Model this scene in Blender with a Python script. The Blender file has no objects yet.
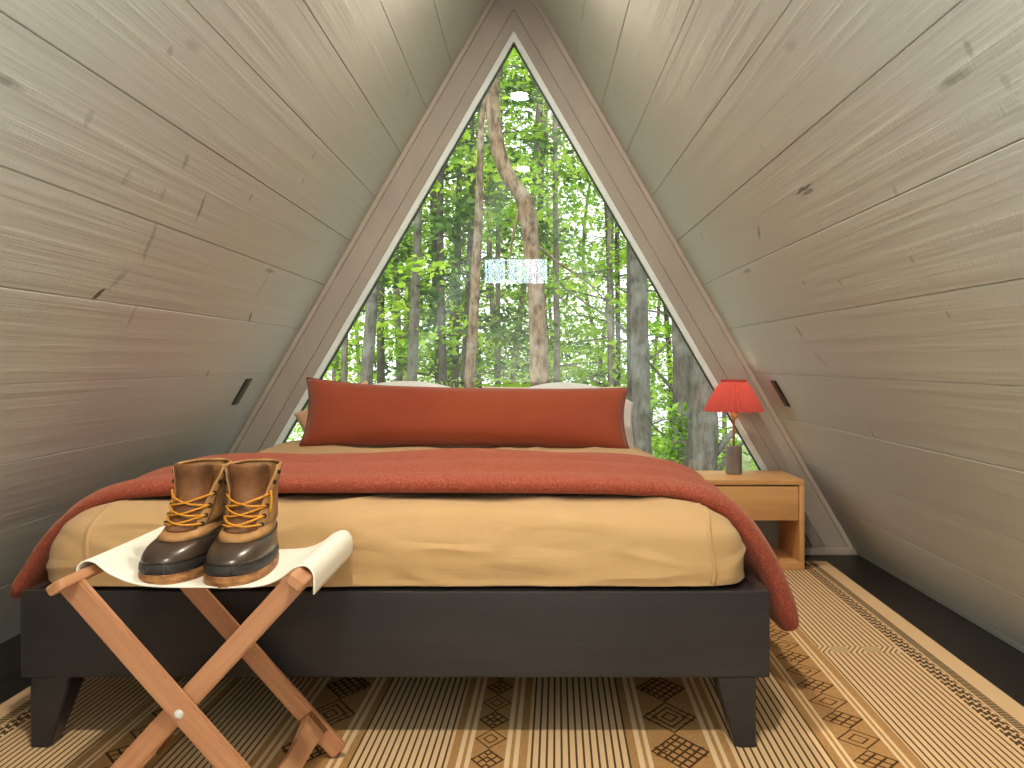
import bpy, bmesh, math, random
import numpy as np
from mathutils import Vector, Matrix, Euler, noise as mnoise

random.seed(7)
rng = np.random.default_rng(11)
sc = bpy.context.scene
COL = sc.collection
PI = math.pi
R = math.radians

# ------------------------------------------------------------------ node helpers
class X:
    """tiny expression wrapper over shader math nodes"""
    nt = None
    def __init__(s, sock): s.s = sock
    @staticmethod
    def m(op, a, b=None, c=None):
        n = X.nt.nodes.new('ShaderNodeMath'); n.operation = op
        for i, v in enumerate((a, b, c)):
            if v is None: continue
            if isinstance(v, X): X.nt.links.new(v.s, n.inputs[i])
            else: n.inputs[i].default_value = v
        return X(n.outputs[0])
    def __add__(s, o): return X.m('ADD', s, o)
    def __radd__(s, o): return X.m('ADD', o, s)
    def __sub__(s, o): return X.m('SUBTRACT', s, o)
    def __rsub__(s, o): return X.m('SUBTRACT', o, s)
    def __mul__(s, o): return X.m('MULTIPLY', s, o)
    def __rmul__(s, o): return X.m('MULTIPLY', o, s)
    def __truediv__(s, o): return X.m('DIVIDE', s, o)
    def lt(s, o): return X.m('LESS_THAN', s, o)
    def gt(s, o): return X.m('GREATER_THAN', s, o)
    def fr(s): return X.m('FRACT', s)
    def fl(s): return X.m('FLOOR', s)
    def ab(s): return X.m('ABSOLUTE', s)
    def mn(s, o): return X.m('MINIMUM', s, o)
    def mx(s, o): return X.m('MAXIMUM', s, o)
    def clamp(s): return s.mn(1.0).mx(0.0)

def lin(c):
    return tuple(((v/255)/12.92 if v/255 <= .04045 else ((v/255+.055)/1.055)**2.4) for v in c)

def mat(name, rough=.6, base=(.5,.5,.5), spec=.3):
    m = bpy.data.materials.new(name); m.use_nodes = True
    nt = m.node_tree; b = nt.nodes['Principled BSDF']
    b.inputs['Base Color'].default_value = (*base, 1)
    b.inputs['Roughness'].default_value = rough
    b.inputs['Specular IOR Level'].default_value = spec
    X.nt = nt
    return m, nt, b

def coord(nt, scale=(1,1,1), kind='Object', rot=(0,0,0)):
    tc = nt.nodes.new('ShaderNodeTexCoord'); mp = nt.nodes.new('ShaderNodeMapping')
    mp.inputs['Scale'].default_value = scale; mp.inputs['Rotation'].default_value = rot
    nt.links.new(tc.outputs[kind], mp.inputs['Vector'])
    return mp.outputs['Vector']

def noise(nt, vec, scale=5, detail=4, rough=.5, dist=0):
    n = nt.nodes.new('ShaderNodeTexNoise')
    n.inputs['Scale'].default_value = scale; n.inputs['Detail'].default_value = detail
    n.inputs['Roughness'].default_value = rough; n.inputs['Distortion'].default_value = dist
    if vec is not None: nt.links.new(vec, n.inputs['Vector'])
    return X(n.outputs['Fac'])

def ramp(nt, fac, stops):
    n = nt.nodes.new('ShaderNodeValToRGB')
    e = n.color_ramp.elements
    while len(e) < len(stops): e.new(.5)
    for i, (p, c) in enumerate(stops):
        e[i].position = p; e[i].color = (*c, 1)
    nt.links.new(fac.s, n.inputs['Fac'])
    return n.outputs['Color']

def mix(nt, fac, a, b, mode='MIX'):
    n = nt.nodes.new('ShaderNodeMix'); n.data_type = 'RGBA'; n.blend_type = mode
    for sock, v in ((n.inputs['Factor'], fac), (n.inputs['A'], a), (n.inputs['B'], b)):
        if isinstance(v, X): nt.links.new(v.s, sock)
        elif isinstance(v, (int, float)): sock.default_value = v
        elif isinstance(v, tuple): sock.default_value = (*v, 1)
        else: nt.links.new(v, sock)
    # colour sockets share names; pick by type
    return n.outputs['Result']

def mixc(nt, fac, a, b, mode='MIX'):
    n = nt.nodes.new('ShaderNodeMix'); n.data_type = 'RGBA'; n.blend_type = mode
    ins = {}
    for i in n.inputs:
        if i.name == 'Factor' and i.type == 'VALUE': ins['f'] = i
        if i.type == 'RGBA': ins[i.name] = i
    out = [o for o in n.outputs if o.type == 'RGBA'][0]
    for sock, v in ((ins['f'], fac), (ins['A'], a), (ins['B'], b)):
        if isinstance(v, X): nt.links.new(v.s, sock)
        elif isinstance(v, (int, float)): sock.default_value = v
        elif isinstance(v, tuple): sock.default_value = (*v, 1)
        else: nt.links.new(v, sock)
    return out

def bump(nt, b, h, strength=.3, dist=.01):
    n = nt.nodes.new('ShaderNodeBump'); n.inputs['Strength'].default_value = strength
    n.inputs['Distance'].default_value = dist
    nt.links.new(h.s, n.inputs['Height']); nt.links.new(n.outputs['Normal'], b.inputs['Normal'])

def setc(nt, b, c): nt.links.new(c, b.inputs['Base Color'])

# ------------------------------------------------------------------ materials
def m_simple(name, c1, c2, scale=6, stretch=(1,1,1), rough=.6, bs=.1, bscale=60, spec=.3, bd=.005, detail=4):
    m, nt, b = mat(name, rough, spec=spec)
    v = coord(nt, stretch)
    setc(nt, b, ramp(nt, noise(nt, v, scale, detail), [(.3, c1), (.7, c2)]))
    if bs: bump(nt, b, noise(nt, v, bscale, 3), bs, bd)
    return m

def m_wall(marks=()):
    m, nt, b = mat('painted_rough_sawn_boards', .72, spec=.25)
    PITCH = .2/math.sin(R(60))
    tc = nt.nodes.new('ShaderNodeTexCoord'); sp = nt.nodes.new('ShaderNodeSeparateXYZ')
    nt.links.new(tc.outputs['Object'], sp.inputs[0])
    x, y = X(sp.outputs['X']), X(sp.outputs['Y'])
    board = ((y - .03/math.sin(R(60)))/PITCH).fl()
    wn = nt.nodes.new('ShaderNodeTexWhiteNoise'); wn.noise_dimensions = '1D'
    nt.links.new(board.s, wn.inputs['W']); rnd = X(wn.outputs['Value'])
    cmb = nt.nodes.new('ShaderNodeCombineXYZ')
    nt.links.new((x + rnd*17.3).s, cmb.inputs[0]); nt.links.new(y.s, cmb.inputs[1]); nt.links.new(rnd.s, cmb.inputs[2])
    vec = cmb.outputs[0]
    def stretched(sx, sy):
        mp = nt.nodes.new('ShaderNodeMapping'); mp.inputs['Scale'].default_value = (sx, sy, 1)
        nt.links.new(vec, mp.inputs['Vector']); return mp.outputs['Vector']
    grain = noise(nt, stretched(1.2, 26), 1.6, 5, .62, .6)
    blotch = noise(nt, stretched(1.5, 3), 1.5, 3)
    c = ramp(nt, grain, [(.2, (.55,.562,.532)), (.5, (.565,.577,.547)), (.8, (.58,.592,.562))])
    c = mixc(nt, (blotch - .35).clamp()*.4, c, (.475,.485,.455))
    c = mixc(nt, rnd*.16, c, (.455,.46,.43))
    # knots and short dark checks
    vo = nt.nodes.new('ShaderNodeTexVoronoi'); vo.inputs['Scale'].default_value = 1.0
    nt.links.new(stretched(2.0, 5.5), vo.inputs['Vector'])
    wob = noise(nt, stretched(14, 26), 1, 3)
    knot = (1.0 - (X(vo.outputs['Distance']) + (wob - .5)*.16)/.105).clamp()
    pick = X(vo.outputs['Color']).s
    sr = nt.nodes.new('ShaderNodeSeparateColor'); nt.links.new(vo.outputs['Color'], sr.inputs[0])
    on = X(sr.outputs['Red']).lt(.22)
    c = mixc(nt, knot*on*.38, c, (.135,.12,.10))
    # diagonal dark checks through some knots
    mp2 = nt.nodes.new('ShaderNodeMapping'); mp2.inputs['Rotation'].default_value = (0,0,R(28)); mp2.inputs['Scale'].default_value = (3.0, 22, 1)
    nt.links.new(vec, mp2.inputs['Vector'])
    v2 = nt.nodes.new('ShaderNodeTexVoronoi'); v2.inputs['Scale'].default_value = .62
    nt.links.new(mp2.outputs['Vector'], v2.inputs['Vector'])
    s2 = nt.nodes.new('ShaderNodeSeparateColor'); nt.links.new(v2.outputs['Color'], s2.inputs[0])
    chk = (1.0 - (X(v2.outputs['Distance']) + (wob - .5)*.2)/.15).clamp()*X(s2.outputs['Green']).lt(.13)
    c = mixc(nt, chk*.8, c, (.075,.065,.05))
    for (mx_, my_, L_, W_, an_, st_) in marks:
        dx = x - mx_; dy = y - my_; ca, sa = math.cos(an_), math.sin(an_)
        wv = (wob - .5)*W_*2.2
        p_ = (dx*ca + dy*sa)/L_; q_ = (dy*ca - dx*sa + wv)/W_
        k = (1.0 - X.m('SQRT', p_*p_ + q_*q_)).clamp()
        c = mixc(nt, (k*2.2).clamp()*st_, c, (.06,.052,.042))
    setc(nt, b, c)
    # rough saw lines: long grooves plus slanted teeth, rougher toward some stretches of each board
    g = noise(nt, stretched(2.2, 150), 1, 3, .6)
    mp3 = nt.nodes.new('ShaderNodeMapping'); mp3.inputs['Rotation'].default_value = (0,0,R(35)); mp3.inputs['Scale'].default_value = (150, 24, 1)
    nt.links.new(vec, mp3.inputs['Vector'])
    teeth = noise(nt, mp3.outputs['Vector'], 1, 2, .5)
    strip = noise(nt, stretched(.7, 24), 1, 2)
    near = ((2.9 - x)/1.6).clamp()*.8 + .2
    h = (g*((strip - .3).clamp()*1.6 + .15) + teeth*((strip - .44).clamp()*3.6))*near + blotch*.3
    bump(nt, b, h, .55, .0055)
    return m

def m_floor():
    m, nt, b = mat('dark_painted_floorboards', .38, spec=.4)
    v = coord(nt, (14, 1.2, 1))
    c = ramp(nt, noise(nt, v, 2, 5), [(.3, (.010,.0085,.0075)), (.7, (.022,.018,.015))])
    tc = nt.nodes.new('ShaderNodeTexCoord'); sp = nt.nodes.new('ShaderNodeSeparateXYZ')
    nt.links.new(tc.outputs['Object'], sp.inputs[0])
    seam = ((X(sp.outputs['X'])/.14).fr()).lt(.02)
    c = mixc(nt, seam, c, (.004,.004,.004))
    setc(nt, b, c); bump(nt, b, noise(nt, v, 6, 4) - seam*.6, .18, .004)
    return m

def m_wood(name, c1, c2, axis=2, rough=.45, scale=1.0, bs=.06):
    st = [30, 30, 30]; st[axis] = 2.0
    m, nt, b = mat(name, rough, spec=.35)
    v = coord(nt, tuple(s*scale for s in st))
    g = noise(nt, v, 1, 5, .55, .8)
    big = noise(nt, coord(nt, tuple(.25*s*scale for s in st)), 1, 3)
    c = ramp(nt, g, [(.3, c1), (.72, c2)])
    c = mixc(nt, (big - .4).clamp()*.8, c, c1)
    setc(nt, b, c); bump(nt, b, g, bs, .002)
    return m

def m_fabric(name, c1, c2, scale=3, weave=600, bs=.12, rough=.9, sheen=.2, bd=.002, fold=.0):
    m, nt, b = mat(name, rough, spec=.12)
    v = coord(nt)
    setc(nt, b, ramp(nt, noise(nt, v, scale, 5, .6), [(.3, c1), (.7, c2)]))
    b.inputs['Sheen Weight'].default_value = sheen
    h = noise(nt, v, weave, 2)
    if fold: h = h*.25 + noise(nt, coord(nt, (1.2, 3, 5)), 2.6, 4, .55, .7)*fold
    bump(nt, b, h, bs, bd)
    return m

def m_blanket():
    m, nt, b = mat('rust_wool', .97, spec=.08)
    v = coord(nt)
    f1 = noise(nt, v, 180, 4, .7); f2 = noise(nt, v, 9, 4)
    c = ramp(nt, f1, [(.3, lin((118,54,42))), (.55, lin((164,84,67))), (.8, lin((198,122,103)))])
    c = mixc(nt, (f2-.4).clamp()*.8, c, lin((144,68,52)))
    setc(nt, b, c); b.inputs['Sheen Weight'].default_value = .35
    b.inputs['Sheen Tint'].default_value = (1,.6,.45,1)
    bump(nt, b, f1*.7 + noise(nt, v, 60, 3)*.6, .5, .006)
    return m

def m_rug():
    m, nt, b = mat('flat_woven_rug', .95, spec=.05)
    tc = nt.nodes.new('ShaderNodeTexCoord'); sp = nt.nodes.new('ShaderNodeSeparateXYZ')
    nt.links.new(tc.outputs['Object'], sp.inputs[0])
    u = 0.0 - X(sp.outputs['X']); v = X(sp.outputs['Y']) + 5.0
    w = u.mn(1.335 - (u - 1.335)/.948)
    nz = noise(nt, coord(nt, (260, 420, 1)), 1, 2)
    nb = noise(nt, coord(nt, (170, 40, 1)), 1, 3)
    def msk(a, c): return w.gt(a)*w.lt(c)
    cream, dark = (.86,.60,.35), (.05,.024,.010)
    brown, light = (.36,.235,.125), (.86,.63,.39)
    c = mixc(nt, nz*.5, cream, (.71,.48,.265))
    br = mixc(nt, nb, (.36,.185,.07), (.62,.36,.155))
    bm = None
    for a, e in ((.388,.577),(.79,1.02),(1.247,1.40)):
        k = msk(a, e); bm = k if bm is None else bm + k
    c = mixc(nt, bm.clamp(), c, br)
    lm = None
    for a, e in ((.410,.418),(.425,.433),(.535,.543),(.550,.558),(.807,.817),(.826,.838),(.972,.982),(.990,1.002),(1.266,1.277),(1.285,1.296)):
        k = msk(a, e); lm = k if lm is None else lm + k
    c = mixc(nt, lm.clamp(), c, light)
    # warp lines of the plain fields
    d = None
    inch = v.gt(5.42)*v.lt(5.48)
    sgn = ((w/.05).fl()*.5).fr()*4.0 - 1.0
    for a, e in ((.148,.388),(.577,.79),(1.02,1.247)):
        plain = ((w - a)/.0165).fr().lt(.29)
        zig = ((w + sgn*v*.6)/.0165).fr().lt(.29)
        k = (plain*(1.0 - inch) + zig*inch)*msk(a, e) if a < .2 else plain*msk(a, e)
        d = k if d is None else d + k
    def motif(wc, hw, per, n, ring, thick, fade=1.0):
        a = (w - wc)/hw; bb = v/per
        cell = ((bb.fl())*.5).fr().gt(.25)
        b2 = (bb.fr() - .5)*2.0
        dd = a.ab() + b2.ab()
        lat = ((a + b2)*n + .5).fr().lt(thick) + ((a - b2)*n + .5).fr().lt(thick)
        con = ((dd*ring).fr()).gt(1.0 - thick)
        edge = dd.gt(.90)*dd.lt(1.0)
        ins = dd.lt(1.0)
        k = (lat*cell + con*(1.0 - cell))*ins + edge
        return k.clamp()*msk(wc - hw, wc + hw)
    d = d + motif(.484, .051, .118, 1.5, 2.0, .24)
    d = d + motif(1.335, .038, .112, 1.5, 2.0, .26)
    d = d + motif(.905, .066, .20, 2.5, 3.0, .30)
    # little stepped zigzags beside the wide motif
    zz = (((w - .905).ab() - .03) - ((v/.04).fr() - .5).ab()*.05).ab().lt(.0035)*msk(.84,.97)*((v/.20 + .5).fr() - .5).ab().gt(.28)
    d = d + zz
    # border bands
    d = d + msk(.062,.088)*((v/.0105).fr().lt(.72))
    chk = ((w/.0138).fr().gt(.30))*(((v + w*.9)/.024).fr().lt(.66)) + (((v - w*1.2)/.048).fr().lt(.30))
    d = d + msk(.094,.136)*chk.clamp()
    d = d + v.gt(6.59)*v.lt(6.63)*((w/.01).fr().lt(.55))*w.gt(.06)
    c = mixc(nt, d.clamp()*(.80 + nz*.25), c, dark)
    setc(nt, b, c)
    rib = (v/.005).fr() 
    bump(nt, b, nz*.8 + rib*.3 - d.clamp()*.4, .35, .003)
    return m

def m_bark(name, c1, c2, c3, sc_=1.0):
    m, nt, b = mat(name, .9, spec=.1)
    v = coord(nt, (1,1,.35))
    n1 = noise(nt, v, 24*sc_, 5, .7); n2 = noise(nt, coord(nt), 9*sc_, 3)
    c = ramp(nt, n1, [(.38, c1), (.58, c2)])
    c = mixc(nt, ((n2 - .52)*5).clamp()*.6, c, c3)
    setc(nt, b, c); bump(nt, b, n1, .8, .02)
    return m

def m_leaf(name, c1, c2, tr=.55):
    m = bpy.data.materials.new(name); m.use_nodes = True; nt = m.node_tree; X.nt = nt
    nt.nodes.clear()
    out = nt.nodes.new('ShaderNodeOutputMaterial'); mixn = nt.nodes.new('ShaderNodeMixShader')
    d = nt.nodes.new('ShaderNodeBsdfDiffuse'); t = nt.nodes.new('ShaderNodeBsdfTranslucent')
    geo = nt.nodes.new('ShaderNodeNewGeometry')
    n = noise(nt, coord(nt), 2.2, 3)
    f = (n - .25)*1.3 + (X(geo.outputs['Random Per Island']) - .5)*.6
    c = ramp(nt, f.clamp(), [(.1, c1), (.85, c2)])
    nt.links.new(c, d.inputs['Color']); nt.links.new(c, t.inputs['Color'])
    mixn.inputs[0].default_value = tr
    nt.links.new(d.outputs[0], mixn.inputs[1]); nt.links.new(t.outputs[0], mixn.inputs[2])
    nt.links.new(mixn.outputs[0], out.inputs[0])
    return m

def m_glass():
    m = bpy.data.materials.new('window_glass'); m.use_nodes = True; nt = m.node_tree; nt.nodes.clear(); X.nt = nt
    out = nt.nodes.new('ShaderNodeOutputMaterial'); mx = nt.nodes.new('ShaderNodeMixShader')
    t = nt.nodes.new('ShaderNodeBsdfTransparent'); g = nt.nodes.new('ShaderNodeBsdfGlossy')
    t.inputs[0].default_value = (.97,.985,.98,1); g.inputs['Roughness'].default_value = 0.0
    lw = nt.nodes.new('ShaderNodeFresnel'); lw.inputs['IOR'].default_value = 1.5
    f = X(lw.outputs[0])*1.9
    nt.links.new(f.clamp().s, mx.inputs[0])
    nt.links.new(t.outputs[0], mx.inputs[1]); nt.links.new(g.outputs[0], mx.inputs[2])
    nt.links.new(mx.outputs[0], out.inputs[0])
    return m

def m_emit(name, c, s):
    m = bpy.data.materials.new(name); m.use_nodes = True; nt = m.node_tree; nt.nodes.clear()
    out = nt.nodes.new('ShaderNodeOutputMaterial'); e = nt.nodes.new('ShaderNodeEmission')
    e.inputs[0].default_value = (*c, 1); e.inputs[1].default_value = s
    nt.links.new(e.outputs[0], out.inputs[0]); return m

def m_shade():
    m, nt, b = mat('red_pleated_paper', .8, lin((205,86,84)), spec=.1)
    out = nt.nodes['Material Output']
    t = nt.nodes.new('ShaderNodeBsdfTranslucent'); t.inputs[0].default_value = (*lin((230,130,118)), 1)
    mx = nt.nodes.new('ShaderNodeMixShader'); mx.inputs[0].default_value = .34
    nt.links.new(b.outputs[0], mx.inputs[1]); nt.links.new(t.outputs[0], mx.inputs[2])
    nt.links.new(mx.outputs[0], out.inputs[0])
    return m

M = {}
M['floor'] = m_floor()
M['trim'] = m_simple('taupe_trim_paint', (.37,.332,.292), (.42,.378,.336), 3, (2,2,1), .55, .05, 60)
M['trim_light'] = m_simple('light_trim_paint', (.42,.36,.31), (.48,.42,.36), 3, (2,2,1), .5, .03, 60)
M['bead'] = m_simple('pale_window_bead', (.80,.88,.90), (.85,.93,.95), 4, (1,1,1), .4, .02, 60)
M['gasket'] = m_simple('dark_gasket', (.03,.035,.035), (.05,.055,.055), 4, (1,1,1), .6, .02, 60)
M['glass'] = m_glass()
M['rug'] = m_rug()
M['frame'] = m_wood('black_brown_wood', (.021,.0195,.022), (.032,.029,.032), 0, .34, 1.0, .03)
M['duvet'] = m_fabric('tan_cotton', lin((192,157,112)), lin((203,168,122)), 2.5, 700, .5, .9, .15, .012, fold=1.0)
M['seam'] = m_fabric('tan_seam', lin((188,152,107)), lin((200,163,117)), 40, 700, .2)
M['blanket'] = m_blanket()
M['bolster'] = m_fabric('rust_velvet', lin((142,64,42)), lin((157,76,52)), 2.5, 500, .15, .75, .3)
M['piping'] = m_fabric('rust_piping', lin((132,58,38)), lin((142,66,44)), 2.5, 500, .15)
M['white_linen'] = m_fabric('white_linen', (.74,.74,.73), (.82,.82,.80), 3, 500, .12)
M['peach_linen'] = m_fabric('peach_linen', lin((224,178,144)), lin((232,190,156)), 3, 500, .12)
M['cream_linen'] = m_fabric('cream_linen', lin((226,206,178)), lin((234,216,190)), 3, 500, .12)
M['oak'] = m_wood('pale_oak', lin((214,160,102)), lin((230,182,124)), 0, .42)
M['oak_v'] = m_wood('pale_oak_upright', lin((210,156,98)), lin((228,179,121)), 2, .42)
M['concrete'] = m_simple('taupe_stone', (.17,.145,.135), (.25,.215,.20), 14, (1,1,1), .75, .15, 80)
M['brass'] = m_simple('aged_brass', lin((168,128,74)), lin((192,152,92)), 8, (1,1,1), .35, .02, 60, .6)
M['honey'] = m_simple('honey_wood', lin((222,176,112)), lin((234,190,126)), 8, (1,1,4), .4, .02, 60)
M['shade'] = m_shade()
M['bulb'] = m_emit('bulb_glow', (1,.72,.42), 12)
M['stoolwood'] = m_wood('reddish_brown_beech', lin((170,116,84)), lin((200,150,114)), 2, .42)
M['stoolwood_y'] = m_wood('reddish_brown_rail', lin((174,120,86)), lin((204,154,116)), 1, .42)
M['stooldark'] = m_wood('dark_brown_end', lin((96,56,30)), lin((120,74,42)), 2, .5)
M['canvas'] = m_fabric('cream_canvas', lin((240,234,222)), lin((246,242,232)), 6, 900, .3, .9, .05)
M['steel'] = m_simple('bright_bolt', (.6,.6,.6), (.7,.7,.7), 8, (1,1,1), .3, 0)
M['rubber'] = m_simple('dark_brown_rubber', lin((46,38,34)), lin((74,60,50)), 10, (1,1,1), .28, .10, 30, .55)
M['rubber_band'] = m_simple('black_rubber_band', lin((36,34,36)), lin((54,50,50)), 20, (6,6,1), .5, .3, 60, .4)
M['gum'] = m_simple('tan_gum_sole', lin((112,72,40)), lin((184,132,84)), 40, (1,1,3), .6, .3, 45)
M['leather'] = m_simple('tan_leather', lin((112,74,42)), lin((178,134,86)), 26, (1,1,1), .55, .25, 60)
M['leather2'] = m_simple('honey_leather', lin((150,106,64)), lin((194,148,98)), 24, (1,1,1), .6, .2, 60)
M['tongue'] = m_simple('brown_leather', lin((88,56,34)), lin((138,94,60)), 22, (1,1,1), .5, .25, 60)
M['lace'] = m_simple('yellow_lace', lin((206,130,28)), lin((232,168,62)), 220, (1,1,1), .6, .2, 300)
M['eyelet'] = m_simple('dark_eyelet', (.02,.017,.015), (.03,.026,.022), 8, (1,1,1), .35, 0)
M['outlet'] = m_simple('black_plastic', (.012,.012,.012), (.02,.02,.02), 8, (1,1,1), .35, 0)
M['outlet2'] = m_simple('grey_brown_plastic', (.09,.08,.065), (.12,.105,.085), 8, (1,1,1), .4, 0)
M['lampwhite'] = m_simple('white_metal', (.7,.7,.68), (.75,.75,.73), 5, (1,1,1), .4, 0)
M['diffuser'] = m_emit('light_diffuser', (1,.88,.70), 30)
M['bark_pale'] = m_bark('pale_mottled_bark', (.07,.045,.028), (.26,.185,.115), (.36,.31,.25))
M['bark_grey'] = m_bark('grey_lichen_bark', (.075,.07,.055), (.15,.14,.115), (.25,.25,.215))
M['bark_dark'] = m_bark('dark_bark', (.045,.040,.032), (.11,.10,.078), (.17,.165,.13))
M['bark_mid'] = m_bark('olive_brown_bark', (.10,.085,.06), (.20,.175,.13), (.27,.27,.22))
M['leaf_bright'] = m_leaf('bright_leaf', (.24,.44,.03), (.66,.84,.12), .5)
M['leaf_mid'] = m_leaf('mid_leaf', (.15,.31,.03), (.44,.66,.11), .5)
M['leaf_dark'] = m_leaf('conifer_leaf', (.06,.115,.035), (.18,.29,.09), .4)
M['ground'] = m_simple('forest_floor', (.10,.14,.04), (.24,.27,.10), 1.2, (1,1,1), .95, .3, 9)

# ------------------------------------------------------------------ object helpers
def tag(o, label=None, cat=None, group=None, kind=None):
    if label: o['label'] = label
    if cat: o['category'] = cat
    if group: o['group'] = group
    if kind: o['kind'] = kind
    return o

def thing(name, label, cat, loc=(0,0,0), rotz=0, group=None):
    o = bpy.data.objects.new(name, None); COL.objects.link(o)
    o.location = loc; o.rotation_euler = (0,0,rotz); o.empty_display_size = .05
    return tag(o, label, cat, group)

def obj(name, bm, m, parent=None, smooth=True, auto=None):
    me = bpy.data.meshes.new(name)
    bmesh.ops.recalc_face_normals(bm, faces=bm.faces)
    bm.to_mesh(me); bm.free()
    if smooth: me.shade_smooth()
    if auto:
        me.shade_smooth()
        try: me.set_sharp_from_angle(angle=R(auto))
        except Exception: pass
    for mm in (m if isinstance(m, (list, tuple)) else [m]): me.materials.append(mm)
    o = bpy.data.objects.new(name, me); COL.objects.link(o)
    if parent: o.parent = parent
    return o

def struct(name, bm, m, parent=None, **k):
    o = obj(name, bm, m, parent, **k)
    if not parent: o['kind'] = 'structure'
    return o

def BM(): return bmesh.new()

def add_box(bm, c, d, bev=0, rot=None, seg=2):
    t = bmesh.new(); bmesh.ops.create_cube(t, size=1)
    for v in t.verts: v.co = Vector((v.co.x*d[0], v.co.y*d[1], v.co.z*d[2]))
    if bev: bmesh.ops.bevel(t, geom=t.edges[:], offset=bev, segments=seg, affect='EDGES', profile=.5)
    mtx = Matrix.Translation(c) @ (rot.to_matrix().to_4x4() if rot else Matrix())
    bmesh.ops.transform(t, matrix=mtx, verts=t.verts)
    merge(bm, t)

def merge(bm, t):
    mp = {v: bm.verts.new(v.co) for v in t.verts}
    for f in t.faces:
        try:
            nf = bm.faces.new([mp[v] for v in f.verts]); nf.material_index = f.material_index
        except ValueError: pass
    t.free()

def add_loft(bm, rings, closed=True, cap0=True, cap1=True):
    vr = [[bm.verts.new(p) for p in r] for r in rings]
    n = len(rings[0])
    for a, b in zip(vr[:-1], vr[1:]):
        for i in range(n if closed else n-1):
            j = (i+1) % n
            bm.faces.new((a[i], a[j], b[j], b[i]))
    if cap0 and closed: bm.faces.new(vr[0][::-1])
    if cap1 and closed: bm.faces.new(vr[-1])
    return vr

def add_tube(bm, pts, rad, n=8, cap=True):
    pts = [Vector(p) for p in pts]; rings = []
    rad = rad if isinstance(rad, (list, tuple)) else [rad]*len(pts)
    up = None
    for i, p in enumerate(pts):
        t = (pts[min(i+1, len(pts)-1)] - pts[max(i-1, 0)]).normalized()
        if up is None:
            up = Vector((0,0,1)) if abs(t.z) < .9 else Vector((1,0,0))
        s = t.cross(up).normalized(); up = s.cross(t).normalized()
        rings.append([p + (s*math.cos(2*PI*k/n) + up*math.sin(2*PI*k/n))*rad[i] for k in range(n)])
    add_loft(bm, rings, True, cap, cap)

def add_lathe(bm, prof, n=32, c=(0,0,0), cap=True):
    rings = [[Vector((c[0]+r*math.cos(2*PI*k/n), c[1]+r*math.sin(2*PI*k/n), c[2]+z)) for k in range(n)] for r, z in prof]
    add_loft(bm, rings, True, cap, cap)

def add_prism(bm, poly, y0, y1):
    """polygon in (x,z), extruded along y"""
    a = [bm.verts.new((x, y0, z)) for x, z in poly]; b = [bm.verts.new((x, y1, z)) for x, z in poly]
    n = len(poly)
    bm.faces.new(a); bm.faces.new(b[::-1])
    for i in range(n): bm.faces.new((a[i], b[i], b[(i+1) % n], a[(i+1) % n]))

def spline(pts, n):
    """Catmull-Rom through points (any dimension), n samples"""
    P = [np.array(p, float) for p in pts]
    P = [2*P[0]-P[1]] + P + [2*P[-1]-P[-2]]
    out = []
    m = len(P)-3
    for i in range(n):
        t = i/(n-1)*m; k = min(int(t), m-1); f = t-k
        p0, p1, p2, p3 = P[k:k+4]
        out.append(.5*((2*p1)+(-p0+p2)*f+(2*p0-5*p1+4*p2-p3)*f*f+(-p0+3*p1-3*p2+p3)*f**3))
    return out

# ------------------------------------------------------------------ camera
F, CX, CY, H = 917.0, 534.0, 362.0, .88
cam = bpy.data.cameras.new('camera'); co = bpy.data.objects.new('camera', cam); COL.objects.link(co)
co.location = (0, 0, H); co.rotation_euler = (PI/2, 0, 0)
cam.sensor_width = 36; cam.lens = F/1024*36
cam.shift_x = -(CX-512)/1024; cam.shift_y = (CY-384)/1024
cam.clip_start = .02
sc.camera = co
def at(px, py, Y): return Vector(((px-CX)*Y/F, Y, H-(py-CY)*Y/F))

# ------------------------------------------------------------------ room shell
XC, HW, ZA, YG, YR = -.093, 1.570, 2.716, 4.22, -1.0
T60 = ZA/HW; ANG = math.atan(T60); SA, CA = math.sin(ANG), math.cos(ANG)
SLOPE = math.hypot(ZA, HW)

def wall_uv(px, py, side):
    # where the line of sight through a photo point meets a sloping wall, in that wall's own (along, up-slope) metres
    d = Vector(((px-CX)/F, 1, -(py-CY)/F)); nrm = Vector((-side*SA, 0, -CA)); p0 = Vector((XC+side*HW, 0, 0)); o = Vector((0,0,H))
    t = (p0-o).dot(nrm)/d.dot(nrm); h = o+d*t
    return h.y, h.z/SA
def marks(lst, side):
    out = []
    for x0, y0, x1, y1, w, st in lst:
        a = wall_uv(x0,y0,side); b = wall_uv(x1,y1,side)
        L = max(.012, math.hypot(b[0]-a[0], b[1]-a[1])/2*1.25)
        out.append(((a[0]+b[0])/2, (a[1]+b[1])/2, L, w, math.atan2(b[1]-a[1], b[0]-a[0]), st))
    return out
ML = marks([(157,222,143,262,.012,.32),(128,272,108,288,.014,.30),(106,289,92,299,.010,.9),(206,195,196,222,.010,.5),(187,155,184,168,.014,.35),(165,188,162,200,.012,.25),
            (132,168,122,185,.018,.22),(252,312,249,322,.008,.85),(209,371,206,377,.010,.7),(138,304,126,328,.010,.28),(253,194,249,201,.008,.5),(304,178,302,184,.008,.45),(91,110,86,128,.016,.22),(315,152,312,160,.010,.3),(270,272,255,300,.008,.3),(172,48,168,54,.016,.3)], -1)
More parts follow.
